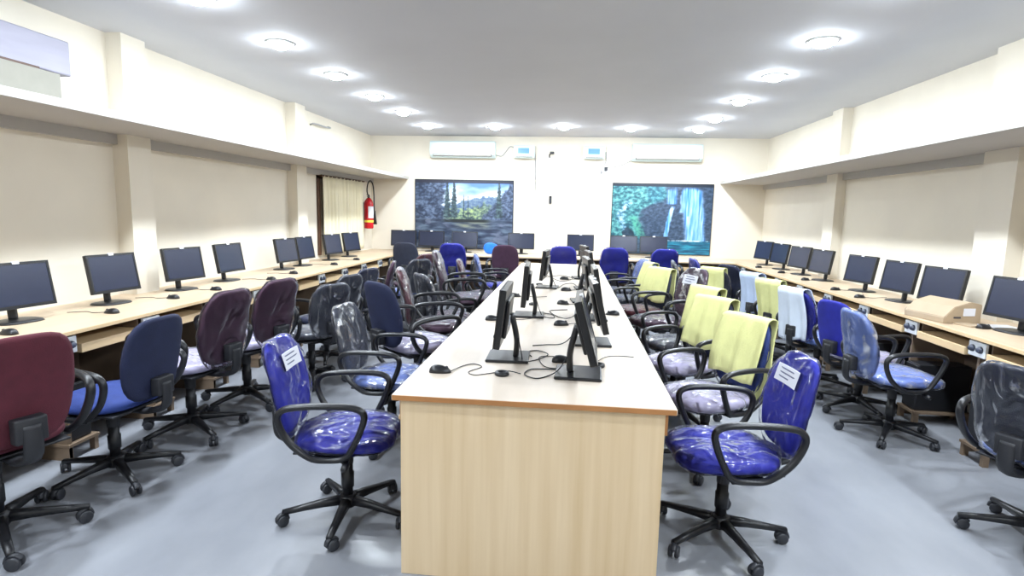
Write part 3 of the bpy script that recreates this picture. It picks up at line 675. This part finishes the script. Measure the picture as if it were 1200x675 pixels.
# ------------------------------------------------------------------ the two printed pictures
def fb(x, y, s=0, o=4): return noise.fractal(Vector((x, y, s)), 1.0, 2.0, o)
def lerp(a, b_, t): t = max(0, min(1, t)); return tuple(p+(q-p)*t for p, q in zip(a, b_))
def sm(a, b_, x):
    t = max(0, min(1, (x-a)/(b_-a))); return t*t*(3-2*t)
def lake(u, v):
    n2 = fb(u*30, v*30, 2, 3); n = fb(u*10, v*10, 1); wv = .03*fb(u*22, 3, 4)+.02*n2
    sky_ = lerp((222, 236, 250), (84, 124, 204), (v-.74)*4.2+.5*fb(u*4, v*7, 5))
    # far hills, near slope on the right, forest on the left
    far = lerp((70, 92, 128), (112, 134, 150), .5+.9*n2)
    wood = lerp((44, 62, 70), (124, 148, 128), .42+.9*n2+.5*n)
    dark = lerp((34, 46, 68), (100, 116, 142), .42+.9*n2+.6*n)
    c = sky_
    c = lerp(c, far, sm(-.01, .01, .70+.07*math.sin((u-.5)*6)+wv-v))
    c = lerp(c, wood, sm(-.015, .015, .60+.05*math.sin(u*11)+2*wv-v))
    if .44 < v < .6: c = lerp(c, (158, 176, 118), sm(.28, .4, u)*sm(.8, .66, u)*(.35+.9*n2))
    c = lerp(c, dark, sm(-.03, .03, .40+(u-.66)*1.75+2*wv-v)*sm(.62, .7, u))
    edge = .30+.05*fb(2, v*9, 6)+.03*fb(1, v*30, 8)
    c = lerp(c, dark, sm(-.03, .03, edge-u))
    for cx, w0, ht in ((.40, .055, .97), (.33, .05, 1.0), (.50, .018, .8), (.545, .014, .77), (.86, .05, .98)):
        if v < ht and v > .46:
            ww = w0*(.25+(ht-v)*1.7)*(.8+.5*fb(u*40, v*40, cx*9, 2))
            c = lerp(c, lerp((30, 46, 56), (78, 100, 104), .4+n2), sm(ww, ww*.6, abs(u-cx)))
    if v < .44:
        r = fb(u*7, v*24, 3); k_ = lerp((34, 44, 66), (98, 114, 132), .36+.8*r)
        k_ = lerp(k_, (128, 132, 112), sm(.36, .5, u)*sm(.8, .7, u)*sm(.27, .33, v)*(.5+.7*r))
        k_ = lerp(k_, (26, 34, 36), sm(.385, .395, v)*sm(.25, .35, u)*sm(.8, .7, u))
        rk = fb(u*5, v*8, 12); k_ = lerp(k_, (112, 118, 138), sm(.1, .3, rk)*.6*(sm(.4, .3, u)+sm(.7, .8, u)))
        k_ = lerp(k_, (218, 220, 224), sm(1.2, .7, ((u-.18-.3*(.17-v))/.05)**2+((v-.17)/.045)**2+n2))
        k_ = lerp(k_, (232, 232, 238), sm(1.2, .7, ((u-.53)/.012)**2+((v-.2)/.018)**2))
        c = lerp(c, k_, sm(.44, .425, v))
    if v > .96: c = (32, 36, 54)
    return c
def falls(u, v):
    n = fb(u*9, v*9, 21); n2 = fb(u*28, v*28, 22, 3); w_ = .05*n+.02*n2
    leaf = lerp((24, 76, 92), (112, 178, 172), .42+.85*n2+.4*n)
    rock = lerp((32, 50, 72), (72, 90, 114), .5+.9*n2)
    c = lerp(leaf, rock, sm(-.04, .04, u+w_-.30-.25*sm(.6, .85, v)))
    c = lerp(c, lerp((30, 90, 112), (84, 150, 170), .4+n2), .6*sm(.30, .40, u)*sm(.56, .48, u)*sm(.7, .8, v+w_))
    if u < .4:
        c = lerp(c, (172, 196, 236), sm(.05, .015, abs(u-.14-.05*math.sin(v*9)-.4*w_))*sm(.2, .26, v)*sm(.8, .72, v)*(.45+.9*n2))
        c = lerp(c, (22, 38, 54), .8*sm(1.2, .7, ((u-.17)/.06)**2+((v-.27)/.09)**2+n))
        c = lerp(c, (76, 164, 134), .55*sm(.06, .02, abs(u-.26-(.4-v)*.35))*sm(.2, .3, v)*sm(.58, .5, v)*(1+n2))
    def fall(c0, w0, vt, vb, tilt=0, k=1):
        nonlocal c
        x = c0+tilt*(v-.2)+.012*fb(2, v*8, c0*7)
        if abs(u-x) < w0*1.2:
            s_ = .5+.7*fb(u*60, v*3, c0*10, 3); ed = sm(w0*1.2, w0*.5, abs(u-x))*sm(vt+.02, vt-.04, v+w_*.6)*sm(vb-.01, vb+.01, v)
            c = lerp(c, lerp((34, 112, 204), (210, 236, 255), s_), k*ed)
    fall(.545, .024, .68, .2, .12); fall(.60, .055, .95, .72, .0, .8); fall(.68, .028, .93, .6, .05, .75)
    fall(.82, .085, .95, .19, -.05, 1); fall(.90, .06, .93, .19, -.08, .9); fall(.76, .03, .95, .55, .0, .8)
    if v < .2:
        r = fb(u*7, v*40, 31); c = lerp((12, 60, 90), (48, 150, 176), .4+.8*r)
        c = lerp(lerp((50, 72, 94), (98, 118, 140), .5+r), c, sm(.34, .42, u))
    c = lerp(c, (216, 236, 250), sm(.01, .004, abs(v-.195))*sm(.42, .5, u)*(.7+n2))
    if v > .965: c = (20, 34, 52)
    return c
def picture(x0, x1, z0, z1, fn, label, name):
    t = thing(name, label, 'picture', ((x0+x1)/2, YB, z0)); w_ = x1-x0; h = z1-z0
    obj('backing_frame', bx(-w_/2, w_/2, -.022, 0, 0, h, bev=.003), 'brown' if 0 else 'bezel', t)
    NX, NZ = 230, 165; me = bpy.data.meshes.new('print'); vs = []; fs = []; cs = []
    for j in range(NZ+1):
        for i in range(NX+1):
            u, v = i/NX, j/NZ; vs.append((-w_/2+.012+u*(w_-.024), -.0235, .012+v*(h-.03)))
            cs.append(tuple(lin(max(0, min(255, q))) for q in fn(u, v))+(1,))
    for j in range(NZ):
        for i in range(NX): a = j*(NX+1)+i; fs.append((a, a+1, a+NX+2, a+NX+1))
    me.from_pydata(vs, [], fs); at = me.color_attributes.new('ink', 'FLOAT_COLOR', 'POINT')
    for k_, q in enumerate(cs): at.data[k_].color = q
    m = bpy.data.materials.new(name+'_print'); m.use_nodes = True; nt = m.node_tree; b_ = nt.nodes['Principled BSDF']; b_.inputs['Roughness'].default_value = .35
    a = nt.nodes.new('ShaderNodeAttribute'); a.attribute_name = 'ink'; nt.links.new(a.outputs['Color'], b_.inputs['Base Color']); me.materials.append(m)
    obj('print', me, None, t)
picture(-3.06, -1.11, .80, 2.145, lake, 'large printed picture of a forest lake under blue sky on the rear wall, left', 'wall_picture')
picture(.77, 2.64, .80, 2.135, falls, 'large printed picture of blue waterfalls in woods on the rear wall, right', 'wall_picture')
bm = bmesh.new(); pillow(bm, lambda a: superell(a, .17, .10, 1.7), .07, .03, 2, 6, 28, lambda u, v, q: (u, q*.9, .11+v*(1-.4*u/.17)), .012, 4)
zmin = min(v.co.z for v in bm.verts); bmesh.ops.translate(bm, vec=(0, 0, -zmin), verts=bm.verts[:])
tag(obj('plastic_bag', bm, 'bag', None, True, (-1.44, 10.62, CT)), 'bright blue plastic bag on the rear counter before the lake picture', 'bag')

# ------------------------------------------------------------------ left wall: curtain, extinguisher, old air conditioner
t = thing('window_curtain', 'cream curtain on a dark rod on the left wall, left of the extinguisher', 'curtain', (XL, 9.6, .8))
bm = bmesh.new(); rows = []; NY = 150
for j in range(13):
    zz = 1.25*j/12; row = []
    for i in range(NY+1):
        u = i/NY; ph = u*2*PI*11+.6*math.sin(u*9)
        row.append(bm.verts.new((.075+(.022+.006*(1-j/12))*math.sin(ph)+.006*math.sin(ph*2.3+j*.2), (u-.5)*1.74, zz)))
    rows.append(row)
for a, c in zip(rows, rows[1:]):
    for i in range(NY): bm.faces.new((a[i], a[i+1], c[i+1], c[i]))
o = obj('cloth', bm, 'curtain', t, True); md = o.modifiers.new('thickness', 'SOLIDIFY'); md.thickness = .004
bm = bmesh.new(); tube(bm, [(.08, -.93, 1.245), (.08, .93, 1.245)], .014, 10); box(bm, 0, .09, -.92, -.9, 1.235, 1.255); box(bm, 0, .09, .9, .92, 1.235, 1.255); obj('rod', bm, 'brown', t)
struct('window_1', box(box(bx(XL, XL+.03, 8.66, 8.74, .8, 2.05), XL, XL+.03, 10.44, 10.5, .8, 2.05), XL, XL+.03, 8.66, 10.5, 2.0, 2.05), 'brown')

ex = thing('fire_extinguisher', 'red fire extinguisher with black hose and horn on the left wall near the rear corner', 'fire extinguisher', (-3.83, 10.66, 1.17))
bm = bmesh.new(); lathe(bm, [(0, 0), (.07, 0), (.084, .012), (.086, .05), (.086, .46), (.075, .52), (.045, .56), (.03, .58), (0, .58)], 28); obj('cylinder', bm, 'red', ex, True)
bm = bmesh.new(); lathe(bm, [(.0875, .12), (.0875, .16)], 28); obj('yellow_band', bm, 'yel', ex, True)
bm = bmesh.new()
for k_ in range(8):
    pass
lathe(bm, [(.0872, .2), (.0872, .42)], 28)
bmesh.ops.delete(bm, geom=[f for f in bm.faces if not (f.calc_center_median().x > .02 and f.calc_center_median().y < .05)], context='FACES'); o = obj('instruction_label', bm, 'paper', ex, True); o['label'] = 'pale instruction label'
bm = bmesh.new(); lathe(bm, [(0, .57), (.022, .57), (.022, .62), (.014, .64), (0, .65)], 14); box(bm, -.01, .01, -.09, .03, .63, .645, bev=.003); box(bm, -.01, .01, -.08, .03, .60, .612, bev=.003); obj('valve', bm, 'black', ex)
bm = bmesh.new(); tube(bm, [(0, -.02, .62), (.0, -.08, .70), (.02, -.1, .83), (.03, .0, .90), (.04, .12, .84), (.05, .15, .66), (.06, .13, .42), (.07, .12, .3)], .013, 8, smooth=5, up=(1, 0, 0)); obj('hose', bm, 'hose', ex, True)
bm = bmesh.new(); lathe(bm, [(0, .32), (.016, .32), (.02, .26), (.042, .06), (.038, .06), (0, .08)], 16, Matrix.Translation((.075, .12, .02))); obj('horn', bm, 'hose', ex, True)
obj('bracket', bx(-.12, -.084, -.03, .03, .1, .5, bev=.004), 'metal', ex)

t = thing('air_conditioner', 'lavender grey old air conditioner high on the left wall at the photo edge', 'air conditioner', (XL, 3.45, 2.47))
obj('body', bx(.0, .22, -.6, .62, 0, .25, bev=.012), 'acold', t)
obj('air_slot', bx(.03, .23, -.56, .35, -.008, .012, bev=.003), 'brown', t)
obj('top_vent', bx(.05, .15, .28, .5, .245, .262, bev=.003), 'dark', t)
tag(obj('storage_board', bx(XL+.0, XL+.26, 2.7, 3.93, 2.19, 2.46, bev=.006), 'grey'), 'grey board box under the old air conditioner on the left ledge', 'box')
bm = bmesh.new(); tube(bm, [(XL+.0, 8.5, 2.78), (XL+.06, 8.52, 2.8), (XL+.08, 8.9, 2.8), (XL+.06, 9.1, 2.82), (XL, 9.12, 2.84)], .012, 8, smooth=4, up=(0, 0, 1)); tag(obj('wall_hook_bar', bm, 'cable', None, True), 'small bent grey bar on the upper left wall near the ceiling', 'hook')
